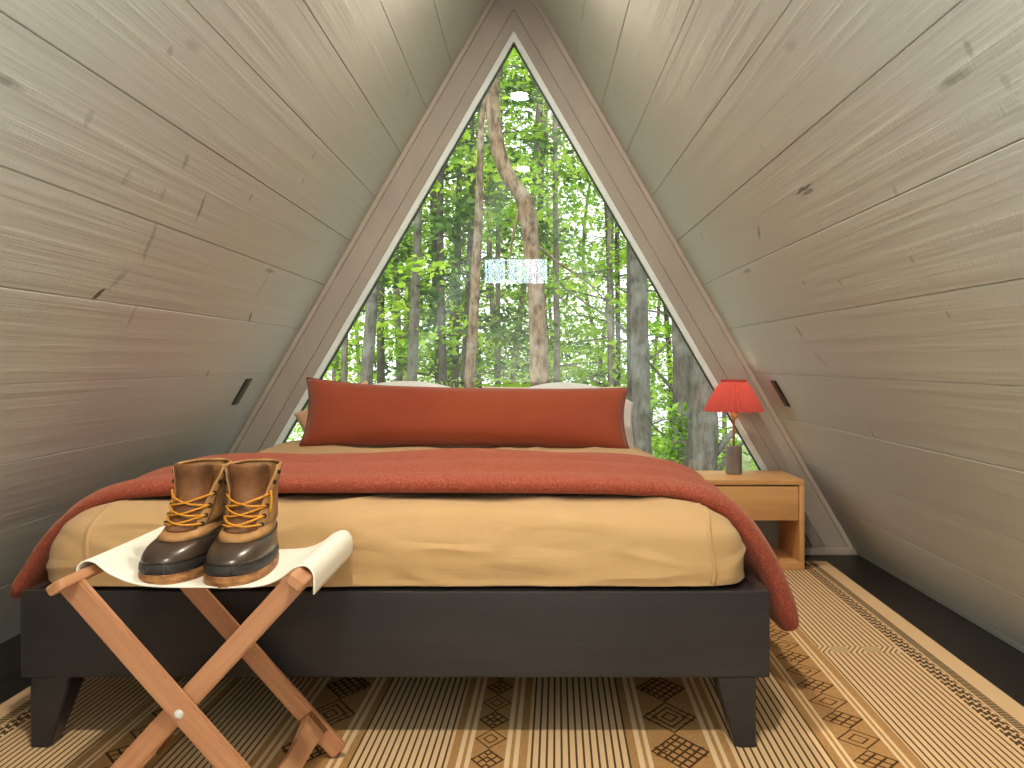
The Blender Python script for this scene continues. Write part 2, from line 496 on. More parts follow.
MR = marks([(796,194,811,184,.006,.7),(802,195,813,189,.006,.6),(758,225,759,239,.010,.5),(838,279,842,286,.010,.4),(795,326,803,338,.010,.6),(812,350,828,367,.008,.35),(802,281,805,285,.010,.4),(893,186,896,196,.010,.3),
            (965,40,972,58,.012,.3),(1000,75,1010,88,.012,.2),(870,430,875,440,.008,.4),(700,232,703,240,.010,.3),(760,145,763,150,.01,.25),(946,312,950,318,.01,.35),(910,258,914,262,.01,.3)], 1)
M['wall'] = m_wall(); M['wall_left'] = m_wall(ML); M['wall_right'] = m_wall(MR)
def wall(name, side):
    # local x runs along the room, local y up the slope, local z into the room
    bm = BM(); L0, L1 = YR-.06, YG+.06
    add_box(bm, ((L0+L1)/2, SLOPE/2, -.06), (L1-L0, SLOPE+.1, .06))
    pitch = .2/SA; s0 = .03/SA - pitch
    k = 0
    rr = random.Random(5 if side < 0 else 9)
    while s0 + k*pitch < SLOPE:
        a = max(s0+k*pitch+.0006, 0.0); b = min(s0+(k+1)*pitch-.0006, SLOPE); k += 1
        n = rr.uniform(-.0007, 0)
        prof = [(a,-.031),(a,n-.0022),(a+.0022,n),(b-.0022,n),(b,n-.0022),(b,-.031)]
        add_loft(bm, [[Vector((x, s, z)) for s, z in prof] for x in (L0, L1)])
    o = struct(name, bm, M[name], smooth=False)
    ex = Vector((0,1,0)); 
    ey = Vector((-side*CA, 0, SA)); ez = Vector((-side*SA, 0, -CA))
    if side > 0:
        m = Matrix((ex, ey, ez)).transposed().to_4x4()
    else:
        m = Matrix((ex, ey, ez)).transposed().to_4x4()
    m.translation = Vector((XC+side*HW, 0, 0))
    o.matrix_world = m
    return o
wall('wall_left', -1); wall('wall_right', 1)

bm = BM(); add_box(bm, (XC, (YR+YG)/2, -.05), (2*HW+.5, YG-YR+.4, .1)); struct('floor', bm, M['floor'], smooth=False)

def xr(z, d, side): return XC + side*(HW - z/T60 - d/SA)
def band(d1, d2, z0):
    """both sloping strips between two distances from the wall planes: list of two quads"""
    out = []
    for s in (-1, 1):
        out.append([(xr(z0,d1,s), z0), (XC, ZA-d1/CA), (XC, ZA-d2/CA), (xr(z0,d2,s), z0)])
    return out
# trims (each strip is a board of its own)
LAY = [(0.0,.020,4.185,'trim_light'),(.020,.108,4.200,'trim'),(.108,.155,4.211,'trim')]
n = 1
for d1, d2, y0, mk in LAY:
    for poly in band(d1+.0002, d2-.0002, 0.0):
        bm = BM(); add_prism(bm, poly, y0, 4.245)
        struct('trim_%d' % n, bm, M[mk], smooth=False); n += 1
ZS = .34      # window sill
# window frame bead + glass
win = bpy.data.objects.new('window_1', None); COL.objects.link(win); win['kind'] = 'structure'; win.location = (XC, 4.25, ZS)
def wp(poly): return [(x-XC, z-ZS) for x, z in poly]
bm = BM()
for poly in band(.155, .179, ZS): add_prism(bm, wp(poly), -.030, .05)
add_prism(bm, wp([(xr(ZS,.155,-1),ZS),(xr(ZS,.155,1),ZS),(xr(ZS+.03,.155,1),ZS+.03),(xr(ZS+.03,.155,-1),ZS+.03)]), -.026, .045)
obj('window_frame', bm, M['bead'], win, smooth=False)
bm = BM()
for poly in band(.179, .183, ZS+.03): add_prism(bm, wp(poly), -.004, .03)
obj('gasket', bm, M['gasket'], win, smooth=False)
bm = BM()
g = wp([(xr(ZS+.02,.177,-1),ZS+.02),(xr(ZS+.02,.177,1),ZS+.02),(XC,ZA-.177/CA)])
bm.faces.new([bm.verts.new((x, .005, z)) for x, z in g])
obj('glass', bm, M['glass'], win, smooth=False)
# gable wall below the sill, and around the outside
bm = BM()
add_prism(bm, [(xr(0,0,-1),0),(xr(0,0,1),0),(xr(ZS,0,1),ZS),(xr(ZS,0,-1),ZS)], 4.248, 4.33)
for poly in band(-.05, .165, ZS): add_prism(bm, poly, 4.248, 4.33)
struct('wall_back', bm, M['trim'], smooth=False)
bm = BM(); add_box(bm, (XC, 4.18, .017), (2*HW-.06, .03, .034), .006); struct('baseboard_back', bm, M['trim_light'], smooth=False)

# rear wall behind the viewer with its own small window
WX0, WX1, WZ0, WZ1 = -.525, .150, 1.685, 1.965
bm = BM()
def rw(poly): add_prism(bm, poly, YR-.08, YR)
xl = lambda z: xr(z,-.03,-1); xh = lambda z: xr(z,-.03,1)
rw([(xl(0),0),(xh(0),0),(xh(WZ0),WZ0),(xl(WZ0),WZ0)])
rw([(xl(WZ0),WZ0),(WX0,WZ0),(WX0,WZ1),(xl(WZ1),WZ1)])
rw([(WX1,WZ0),(xh(WZ0),WZ0),(xh(WZ1),WZ1),(WX1,WZ1)])
rw([(xl(WZ1),WZ1),(xh(WZ1),WZ1),(XC,ZA+.05)])
struct('wall_front', bm, M['trim'], smooth=False)
w2 = bpy.data.objects.new('window_2', None); COL.objects.link(w2); w2['kind'] = 'structure'; w2.location = ((WX0+WX1)/2, YR-.04, WZ0)
bm = BM(); hw2 = (WX1-WX0)/2
for c, d in (((0,0,.006),(2*hw2,.06,.012)),((0,0,WZ1-WZ0-.006),(2*hw2,.06,.012)),((-hw2+.006,0,.14),(.012,.06,.28)),((hw2-.006,0,.14),(.012,.06,.28)),((-.10,0,.14),(.026,.06,.28))):
    add_box(bm, c, d)
obj('window_frame', bm, M['bead'], w2, smooth=False)
bm = BM(); add_box(bm, (0,-.005,(WZ1-WZ0)/2), (2*hw2,.004,WZ1-WZ0)); obj('pane', bm, M['glass'], w2, smooth=False)
bm = BM()
for i in range(9):
    x = -hw2+.045+i*(2*hw2-.09)/8
    if abs(x+.10) < .025: continue
    add_box(bm, (x, .018, .14), (.005, .012, .255))
obj('blind_slats', bm, M['lampwhite'], w2, smooth=False)

# ------------------------------------------------------------------ ceiling lights
bm = BM(); add_box(bm, (XC, (YR+YG)/2-.1, ZA-.085), (.09, YG-YR-.3, .09), .004); struct('trim_7', bm, M['wall'], smooth=False)
for y, lab in ((.55,'round white ceiling light on the ridge above the foot of the room'),(2.72,'round white ceiling light on the ridge above the bed')):
    t = thing('ceiling_light', lab, 'light', (XC, y, ZA-.132), 0, 'ceiling lights along the ridge')
    bm = BM(); add_lathe(bm, [(.060,0),(.064,-.002),(.064,-.010),(.062,-.013),(.058,-.013)], 36); obj('housing', bm, M['lampwhite'], t, auto=40)
    bm = BM(); add_lathe(bm, [(.0575,-.0135),(.054,-.024),(.045,-.031),(.03,-.034),(.004,-.035)], 36); obj('diffuser', bm, M['diffuser'], t)

def lamp(name, kind, loc, energy, color, size=.1, rot=(0,0,0), **k):
    l = bpy.data.lights.new(name, kind); l.energy = energy; l.color = color
    if kind == 'POINT': l.shadow_soft_size = size
    if kind == 'AREA': l.size = size; l.shape = k.get('shape','DISK')
    if kind == 'SUN': l.angle = size
    o = bpy.data.objects.new(name, l); COL.objects.link(o); o.location = loc; o.rotation_euler = rot
    return o
lamp('ceiling_light_lamp', 'AREA', (XC,.55,ZA-.170), 42, (1,.87,.68), .12)
lamp('ceiling_light_lamp', 'AREA', (XC,2.72,ZA-.170), 25, (1,.88,.71), .12)
lamp('wall_fill_light', 'AREA', (XC+.12,-.62,.22), 96, (.91,1.0,.96), .55, (R(180+16),0,0))  # added upward fill that brightens the sloping walls, stands for no fixture

# ------------------------------------------------------------------ rug
rug_th = math.atan(.025)
bm = BM()
W_, V0, V1 = 2.60, -1.35, 1.69
nx, ny = 26, 30
add_box(bm, (-W_/2, (V0+V1)/2, .004), (W_, V1-V0, .008), .003)
rug = obj('area_rug', bm, M['rug'], smooth=False)
rug.location = (1.24, 2.33, 0); rug.rotation_euler = (0,0,-rug_th)
tag(rug, 'flat woven tan and brown striped rug with diamond bands under the bed', 'rug')

# ------------------------------------------------------------------ bed
BX0, BX1, BY0, BY1, BZ0, BZ1 = -1.160, .533, 2.07, 4.13, .167, .362
BC = (BX0+BX1)/2
t = thing('platform_bed', 'low black-brown wooden platform bed frame standing on the rug', 'bed', (BC, (BY0+BY1)/2, .008))
o3 = Vector((BC, (BY0+BY1)/2, .008))
def tb(c): return Vector(c) - o3
zc, zh = (BZ0+BZ1)/2, BZ1-BZ0
bm = BM(); add_box(bm, tb((BC, BY0+.014, zc)), (BX1-BX0, .028, zh), .003); obj('front_rail', bm, M['frame'], t, smooth=False)
bm = BM(); add_box(bm, tb((BC, BY1-.014, zc)), (BX1-BX0, .028, zh), .003); obj('head_rail', bm, M['frame'], t, smooth=False)
for x in (BX0+.014, BX1-.014):
    bm = BM(); add_box(bm, tb((x, (BY0+BY1)/2, zc)), (.028, BY1-BY0-.058, zh), .003); obj('side_rail', bm, M['frame'], t, smooth=False)
bm = BM(); add_box(bm, tb((BC, (BY0+BY1)/2, BZ1-.016)), (BX1-BX0-.058, BY1-BY0-.058, .026)); obj('platform', bm, M['frame'], t, smooth=False)
for sx in (-1, 1):
    for sy in (-1, 1):
        xo = (BX0+.020) if sx < 0 else (BX1-.030); yo = (BY0+.003) if sy < 0 else (BY1-.02)
        wt, wb = .088, .048
        bm = BM(); rings = []
        for z, ww in ((BZ0-.0005, wt), (BZ0-.03, wt-.004), (.012, wb), (.0085, wb-.006)):
            x0, x1 = (xo, xo+ww) if sx < 0 else (xo-ww, xo)
            y0, y1 = (yo, yo+ww) if sy < 0 else (yo-ww, yo)
            b = .004
            rings.append([tb(p) for p in ((x0+b,y0,z),(x1-b,y0,z),(x1,y0+b,z),(x1,y1-b,z),(x1-b,y1,z),(x0+b,y1,z),(x0,y1-b,z),(x0,y0+b,z))])
        add_loft(bm, rings); obj('leg', bm, M['frame'], t, smooth=False)

# duvet: soft rounded slab over the mattress
def rounded(bm, half, r, rzb, cuts, p=2.3):
    t = bmesh.new(); bmesh.ops.create_cube(t, size=2)
    bmesh.ops.subdivide_edges(t, edges=t.edges[:], cuts=cuts, use_grid_fill=True)
    for v in t.verts:
        q = []; d = []
        rr = [r[0], r[1], r[2]]
        for i in range(2):
            e = half[i]-r[i]; x = v.co[i]*half[i]; qq = max(-e, min(e, x))
            q.append(qq); d.append((x-qq)/r[i])
        z = v.co.z*half[2]; zt = half[2]-r[2]; zb = min(-half[2]+rzb, zt-1e-4)
        if z < zb: rr[2] = zb+half[2]
        qq = max(zb, min(zt, z)); q.append(qq); d.append((z-qq)/rr[2])
        l = sum(abs(a)**p for a in d)**(1/p)
        v.co = Vector([q[i]+(d[i]/l*rr[i] if l > 1e-6 else 0) for i in range(3)])
    merge(bm, t)
DX0, DX1, DY0, DY1, DZ0, DZ1 = -1.150, .505, 2.078, 4.10, .3628, .540
dc = Vector(((DX0+DX1)/2, (DY0+DY1)/2, DZ0)); dh = ((DX1-DX0)/2, (DY1-DY0)/2, (DZ1-DZ0)/2)
bm = BM(); rounded(bm, dh, (.15,.13,.135), .010, 96)
for v in bm.verts:
    w = v.co + Vector((0,0,dh[2])); wp_ = w + dc
    k = max(0, min(1, .25+(w.z)/.03))
    nz = mnoise.noise(Vector((wp_.x*2.2, wp_.y*2.2, w.z*5))) * .010
    nz += mnoise.noise(Vector((wp_.x*2.6+w.z*4, wp_.y*4, w.z*17)))*.011
    r1 = 1-abs(mnoise.noise(Vector((wp_.x*3.1+w.z*6, wp_.y*3+4, w.z*13-wp_.x*1.5))))*2
    nz += max(0, r1-.55)*.016
    low = 1-min(1, w.z/.10)
    nz += mnoise.noise(Vector((wp_.x*19, wp_.y*19, w.z*5+3)))*.010*low + mnoise.noise(Vector((wp_.x*38, wp_.y*38, w.z*4)))*.004*low
    nn = Vector((v.co.x/dh[0]**2 if abs(v.co.x) > dh[0]-.2 else 0, (v.co.y/dh[1]**2) if abs(v.co.y) > dh[1]-.2 else 0, v.co.z/dh[2]**2*.2 if v.co.z > 0 else 0))
    nn = nn.normalized() if nn.length > 0 else Vector((0,0,1))
    v.co += nn*nz*k - nn*.004*k
    v.co.z += dh[2]
duvet = obj('duvet', bm, M['duvet'])
duvet.location = dc
tag(duvet, 'tan cotton duvet covering the mattress on the black bed frame', 'duvet')
# stitched seams running down near both sides of the foot end, laid on the cloth
from mathutils.bvhtree import BVHTree
bvh = BVHTree.FromPolygons([v.co.copy() for v in duvet.data.vertices], [tuple(p.vertices) for p in duvet.data.polygons])
for sx, xx in ((-1, DX0+.135), (1, DX1-.10)):
    bm = BM(); rings = []
    for i in range(40):
        a = PI*.5*(i/39)*1.02 - .12
        o_ = Vector((xx-dc.x+.004*math.sin(i*.35), DY0-dc.y+.22, .03))
        d_ = Vector((0, -math.cos(a), math.sin(a)))
        hit, nrm_, idx, dist = bvh.ray_cast(o_, d_)
        if hit is None: continue
        hit = Vector((o_.x, hit.y, hit.z))
        tdir = Vector((0, d_.z, -d_.y)); up_ = d_
        rings.append([hit+Vector((q*.007, 0, 0))+up_*b_*.0016 for q, b_ in ((-1,-1),(-1,.6),(0,1),(1,.6),(1,-1))])
    add_loft(bm, rings); obj('stitched_seam', bm, M['seam'], duvet)

# throw blanket
BYA, BYB, TH = 2.255, 3.03, .046
cs = spline([(-1.312,.285),(-1.270,.345),(-1.225,.415),(-1.150,.492),(-1.04,.547),(-.88,.566),(-.62,.570),(-.32,.571),(.0,.570),(.22,.566),(.385,.549),(.492,.500),(.562,.410),(.612,.31),(.655,.196)], 120)
bm = BM(); rings = []
N = len(cs)
for i, (x, z) in enumerate(cs):
    a = cs[max(i-1,0)]; b = cs[min(i+1,N-1)]
    tx, tz = b[0]-a[0], b[1]-a[1]; l = math.hypot(tx,tz); nx_, nz_ = -tz/l, tx/l
    # corner rounding at both hanging ends
    e = min(i, N-1-i)/5.0
    cut = .035*max(0, 1-e)**2 + .0
    ya = BYA + cut + .010*mnoise.noise(Vector((x*3,1,z*3))) - .02*max(0, (x-.3))
    yb = BYB - cut + .03*mnoise.noise(Vector((x*2,7,z*2)))
    top = nz_ > .8
    ring = []
    m_ = 34
    endt = (1.0 if e >= 1 else .7+.3*e)*(1+.35*max(0,min(1,(x-.35)/.2)))
    for k in range(m_):
        th = k/m_; 
        if th < .5:
            f = th/.5; yy = ya + (yb-ya)*f; off = 1
        else:
            f = (th-.5)/.5; yy = yb + (ya-yb)*f; off = -1
        # stadium profile
        dist = min(yy-ya, yb-yy); rr = .026
        h = (TH/2)*(1 if dist > rr else math.sqrt(max(0, 1-((rr-dist)/rr)**2)))*endt
        if off > 0:
            wv = .013*math.sin((yy-ya)*25 + 2.0*mnoise.noise(Vector((x*1.6,yy*1.5,0)))) + .013*mnoise.noise(Vector((x*2.4,yy*6,2)))
            h2 = h + wv*min(1, dist/.12)*(1 if top else .5)
        else: h2 = -h
        if top or off > 0: pass
        ring.append(Vector((x+nx_*h2, yy, z+nz_*h2)))
    rings.append(ring)
add_loft(bm, rings)
bl = obj('throw_blanket', bm, M['blanket'])
tag(bl, 'rust red wool throw blanket folded across the bed and hanging over both sides', 'blanket')
md = bl.modifiers.new('sub', 'SUBSURF'); md.levels = 1; md.render_levels = 1

# pillows
def pillow_bm(W, Hh, T, pinch=.05, pinv=.05, p=2.6, nu=46, nv=26, seed=0, wr=.006, droop=None):
    bm = BM(); grids = []
    for s in (1, -1):
        g = []
        for j in range(nv+1):
            row = []
            for i in range(nu+1):
                u = -1+2*i/nu; v = -1+2*j/nv
                u2 = math.sin(u*PI/2)*.35+u*.65; v2 = math.sin(v*PI/2)*.35+v*.65
                e = max(0, (1-abs(u2)**p))*max(0, (1-abs(v2)**p))
                y = s*T/2*e**.5
                x = u2*W/2*(1-pinch*(1-v2*v2)); z = v2*Hh/2*(1-pinv*(1-u2*u2)**.8)
                if e > 0: y += s*wr*e**.4*mnoise.noise(Vector((x*7+seed, z*7, s*3)))
                if droop: z += droop(u2, v2)
                row.append(Vector((x, y, z)))
            g.append(row)
        grids.append(g)
    va = [[bm.verts.new(p) for p in r] for r in grids[0]]
    vb = [[(va[j][i] if (i in (0,nu) or j in (0,nv)) else bm.verts.new(grids[1][j][i])) for i in range(nu+1)] for j in range(nv+1)]
    for j in range(nv):
        for i in range(nu):
            bm.faces.new((va[j][i], va[j][i+1], va[j+1][i+1], va[j+1][i]))
            bm.faces.new((vb[j][i], vb[j+1][i], vb[j+1][i+1], vb[j][i+1]))
    rim = [grids[0][0][i] for i in range(nu+1)] + [grids[0][j][nu] for j in range(1,nv+1)] + [grids[0][nv][i] for i in range(nu-1,-1,-1)] + [grids[0][j][0] for j in range(nv-1,0,-1)]
    return bm, rim

def pillow(name, W, Hh, T, loc, lean, roll, m, label, cat='pillow', yaw=0, group=None, piping=None, **k):
    bm, rim = pillow_bm(W, Hh, T, **k)
    o = obj(name, bm, m); tag(o, label, cat, group)
    o.rotation_euler = Euler((-lean, roll, yaw), 'XYZ'); o.location = loc
    if piping:
        b2 = BM(); add_tube(b2, rim + [rim[0]], .0035, 6); obj('piping', b2, piping, o)
    return o
pillow('bolster_cushion', 1.315, .262, .17, (-.275, 3.70, .660), R(20), R(.9), M['bolster'],
       'long rust orange velvet bolster cushion leaning on the pillows at the head of the bed', 'cushion',
       pinch=.035, pinv=.10, p=3.0, piping=M['piping'], droop=lambda u, v: (.024*max(0,-u)**3 if v > 0 else 0)*v)
pillow('bed_pillow', .70, .42, .15, (-.555, 3.885, .618), R(34), R(0), M['white_linen'], 'white bed pillow behind the left half of the bolster', pinch=.05, pinv=.0, seed=3, droop=lambda u, v: -.10*u*u*max(v,0))
pillow('bed_pillow', .60, .42, .15, (.13, 3.885, .612), R(34), R(0), M['white_linen'], 'white bed pillow behind the right half of the bolster', pinch=.05, pinv=.0, seed=8, droop=lambda u, v: -.10*u*u*max(v,0))
pillow('bed_pillow', .36, .22, .10, (-.862, 4.06, .628), R(14), R(-25), M['peach_linen'], 'peach pillow with one corner poking out at the left end of the bolster', pinch=.06, pinv=.06, seed=5)
pillow('bed_pillow', .62, .24, .12, (.085, 4.055, .655), R(14), R(0), M['cream_linen'], 'cream pillow by the window showing a strip at the right end of the bolster', pinch=.04, pinv=.05, seed=6)

# ------------------------------------------------------------------ nightstand
NX0, NX1, NY0, NY1, NH = .58, 1.134, 3.84, 4.175, .386
NC = Vector(((NX0+NX1)/2, (NY0+NY1)/2, .008)); 
t = thing('nightstand', 'pale oak nightstand with one drawer and an open shelf under the red lamp', 'nightstand', NC)
def tn(c): return Vector(c) - NC
th = .022; W_ = NX1-NX0; D_ = NY1-NY0
bm = BM(); add_box(bm, tn((NC.x, NC.y, NH-th/2)), (W_, D_, th), .004); obj('top_panel', bm, M['oak'], t, auto=35)
bm = BM(); add_box(bm, tn((NC.x, NC.y, .0085+.016)), (W_, D_, .032), .004); obj('bottom_panel', bm, M['oak'], t, auto=35)
for x in (NX0+th/2, NX1-th/2):
    bm = BM(); add_box(bm, tn((x, NC.y, (.041+NH-th)/2+.0)), (th, D_, NH-th-.041), .003); obj('side_panel', bm, M['oak_v'], t, auto=35)
dz0, dz1 = .215, NH-th-.006
dr = None
bm = BM(); add_box(bm, tn((NC.x, NY0+.014, (dz0+dz1)/2)), (W_-2*th-.006, .02, dz1-dz0), .003)
dr = obj('drawer', bm, M['oak'], t, auto=35)
bm = BM(); add_box(bm, tn((NC.x, NC.y+.02, dz0+.006)), (W_-2*th-.02, D_-.07, .008))
for x in (NX0+th+.012, NX1-th-.012): add_box(bm, tn((x, NC.y+.02, (dz0+dz1)/2-.01)), (.012, D_-.07, dz1-dz0-.03))
obj('drawer_box', bm, M['oak'], dr, smooth=False)

# ------------------------------------------------------------------ table lamp
LX, LY = .884, 4.058
t = thing('table_lamp', 'small table lamp with red pleated shade on the nightstand', 'lamp', (LX, LY, NH))
bm = BM(); add_lathe(bm, [(.032,.0003),(.0355,.003),(.0355,.118),(.033,.122),(.008,.1225)], 40); obj('base', bm, M['concrete'], t, auto=40)
bm = BM(); add_tube(bm, [(0,0,.12),(0,0,.245)], .0055, 14); obj('stem', bm, M['brass'], t)
bm = BM(); add_lathe(bm, [(.006,.240),(.0145,.245),(.0172,.2545),(.0145,.264),(.009,.269),(.009,.305),(.004,.306)], 24); obj('socket', bm, M['honey'], t)
bm = BM(); add_lathe(bm, [(.005,.306),(.012,.315),(.019,.33),(.021,.343),(.018,.356),(.009,.364),(.002,.366)], 24); obj('bulb', bm, M['bulb'], t)
npl = 44; n2 = npl*4
rings = []
for r, z, amp in ((.129,.277,.0045),(.123,.290,.0042),(.101,.333,.0044),(.075,.379,.0034),(.058,.402,.0028),(.053,.405,.0014),(.0545,.410,.0030),(.056,.415,.0034)):
    ring = []
    for k in range(n2):
        a = 2*PI*k/n2; tri = (abs((k % 4)-2)-1)
        rr = r + amp*tri
        zz = z - (.003*tri if z < .285 else 0)
        ring.append(Vector((rr*math.cos(a), rr*math.sin(a), zz)))
    rings.append(ring)
bm = BM(); add_loft(bm, rings, True, False, False); sh = obj('lamp_shade', bm, M['shade'], t, smooth=False)
bm = BM()
for z, r in ((.281,.123),(.4045,.0505)):
    add_tube(bm, [(r*math.cos(2*PI*k/40), r*math.sin(2*PI*k/40), z) for k in range(41)], .0012, 5)
for k in range(3):
    a = 2*PI*k/3; add_tube(bm, [(.006*math.cos(a),.006*math.sin(a),.4045),(.0505*math.cos(a),.0505*math.sin(a),.4045)], .0012, 5)
add_tube(bm, [(0,0,.364),(0,0,.4045)], .0016, 5)
obj('shade_carrier', bm, M['brass'], t)
lamp('table_lamp_bulb', 'POINT', (LX, LY, NH+.345), 2.5, (1,.88,.74), .022)

# ------------------------------------------------------------------ wall outlets
def outlet(side, Y, z, label):
    d = Vector((-side*CA,0,SA)); nrm = Vector((-side*SA,0,-CA)); along = Vector((0,1,0))
    p = Vector((XC+side*(HW-z/T60), Y, z)) + nrm*.0005
    t = bpy.data.objects.new('wall_outlet', None); COL.objects.link(t); t.empty_display_size = .05
    m = Matrix((along, d, nrm)).transposed().to_4x4(); m.translation = p; t.matrix_world = m
    tag(t, label, 'outlet')
    bm = BM(); add_box(bm, (0,0,.003), (.072,.125,.006), .002); obj('cover_plate', bm, M['outlet'], t, smooth=False)
    for k in (-1, 1):
        bm = BM(); add_box(bm, (.004,k*.029,.0068), (.034,.046,.003), .001); s = obj('socket', bm, M['outlet2'], t, smooth=False)
        bm = BM()
        for q in (-1, 1): add_box(bm, (.004+q*.007,k*.029+.004,.0083), (.003,.012,.0012))
        add_box(bm, (.004,k*.029-.012,.0083), (.006,.006,.0012)); obj('slots', bm, M['eyelet'], s, smooth=False)
outlet(-1, 3.84, .757, 'black electrical outlet on the left sloping wall near the window')
outlet(1, 3.88, .748, 'black electrical outlet on the right sloping wall above the nightstand')

# ------------------------------------------------------------------ camp stool
SX0, SX1, SY0, SY1, SZ = -.812, -.430, 1.645, 2.005, .500
SC = Vector(((SX0+SX1)/2, (SY0+SY1)/2, .008))
t = thing('folding_camp_stool', 'folding wooden camp stool with cream canvas seat at the foot of the bed', 'stool', SC)
def ts(c): return Vector(c) - SC
def leg(p0, p1, w, th_):
    p0, p1 = Vector(p0), Vector(p1); d = p1-p0; L = d.length
    bm = BM(); tmp = bmesh.new(); bmesh.ops.create_cube(tmp, size=1)
    for v in tmp.verts: v.co = Vector((v.co.x*w, v.co.y*th_, v.co.z*L))
    bmesh.ops.bevel(tmp, geom=tmp.edges[:], offset=.004, segments=2, affect='EDGES')
    ang = math.atan2(d.x, d.z)
    return tmp, (p0+p1)/2, ang
def add_leg(p0, p1, w=.040, th_=.020, m='stoolwood'):
    tmp, c, ang = leg(p0, p1, w, th_)
    o = obj('leg', tmp, M[m], t, auto=35); o.location = ts(c); o.rotation_euler = (0, ang, 0); return o
ZB = .013
front_a = add_leg((SX0-.022, SY0, SZ-.014), (-.428, SY0, ZB+.012), .043)
add_leg((SX0-.026, SY1+.012, SZ-.018), (-.428, SY1+.012, ZB+.010))
add_leg((SX1-.004, SY0+.023, SZ-.021), (-.852, SY0+.023, ZB+.012))
add_leg((SX1-.012, SY1-.045, SZ-.024), (-.865, SY1-.045, ZB+.012))
# pivot bolts
for y, s in ((SY0-.0105, -1), (SY1+.0225, 1)):
    bm = BM(); rings = []
    for r, o_ in ((.0085,0),(.0085,.0015),(.006,.003),(.002,.0036)):
        rings.append([Vector((r*math.cos(2*PI*k/20), s*o_, r*math.sin(2*PI*k/20))) for k in range(20)])
    add_loft(bm, rings); o = obj('bolt', bm, M['steel'], t); o.location = ts((-.633, y, .252))
# top rails
def rail(x, z, y0, y1, ang, w=.034, h=.020):
    bm = BM(); rings = []
    n = 28
    for yy, k in ((y0,.80),(y0+.002,.92),(y0+.006,1),(y1-.006,1),(y1-.002,.92),(y1,.80)):
        rings.append([Vector((w/2*k*math.copysign(abs(math.cos(a))**.45, math.cos(a)), yy-(y0+y1)/2, h/2*k*math.copysign(abs(math.sin(a))**.45, math.sin(a)))) for a in [2*PI*q/n for q in range(n)]])
    add_loft(bm, rings)
    o = obj('top_rail', bm, M['stoolwood_y'], t, auto=45); o.location = ts((x, (y0+y1)/2, z)); o.rotation_euler = (0, ang, 0)
rail(SX0-.014, SZ-.010, 1.580, 2.045, R(-30)); rail(SX1+.007, SZ-.011, 1.622, 2.05, R(36))
# bottom stretchers: flat boards bowed between front and back legs
for x, z, y0, y1 in ((-.484, .084, SY0+.034, SY1), (-.795, .078, SY0+.036, SY1-.058)):
    bm = BM(); rings = []
    for i in range(15):
        f = i/14; yy = y0+(y1-y0)*f; b_ = math.sin(PI*f)
        wid = .052-.014*b_; zz = z-.010*b_
        a = R(-50 if x > -.6 else 50)
        ca, sa = math.cos(a), math.sin(a)
        rings.append([ts((x+px*ca-pz*sa, yy, zz+px*sa+pz*ca)) for px, pz in ((-wid/2,-.009),(wid/2,-.009),(wid/2,.009),(-wid/2,.009))])
    add_loft(bm, rings); obj('stretcher', bm, M['stoolwood_y'], t, smooth=False)
    bm = BM(); add_box(bm, ts((x+.0, y1+.0004, z)), (.056, .0012, .040), 0, Euler((0, R(50 if x > -.6 else -50), 0)))  # thin dark brown sheet across the back end of the stretcher
    obj('dark_end_plate', bm, M['stooldark'], t, smooth=False)
# canvas seat
CYA, CYB = 1.672, 2.030
prof = [(SX0-.020,SZ-.016),(SX0-.021,SZ+.003),(SX0-.010,SZ+.013),(SX0+.008,SZ+.010),(SX0+.033,SZ-.010),(SX0+.075,SZ-.029),(SX0+.12,SZ-.0365),(SX0+.20,SZ-.0385),(SX1-.12,SZ-.0380),(SX1-.07,SZ-.034),(SX1-.035,SZ-.020),(SX1-.010,SZ-.001),(SX1+.012,SZ+.005),(SX1+.026,SZ-.010),(SX1+.027,SZ-.044)]
cp = spline(prof, 70); rings = []
NY_ = 26
for j in range(NY_+1):
    f = j/NY_; yy = CYA+(CYB-CYA)*f
    edge = 4*(f-.5)**2
    rings.append([ts((x, yy + (.010*(1-2*abs(i/69-.5))*(-1 if f > .5 else 1))*edge**2, z + .004*edge*(1-abs(2*i/69-1)) )) for i, (x, z) in enumerate(cp)])
bm = BM(); add_loft(bm, rings, False)
cv = obj('canvas_seat', bm, M['canvas'], t)
md = cv.modifiers.new('sol', 'SOLIDIFY'); md.thickness = .0025; md.offset = 1

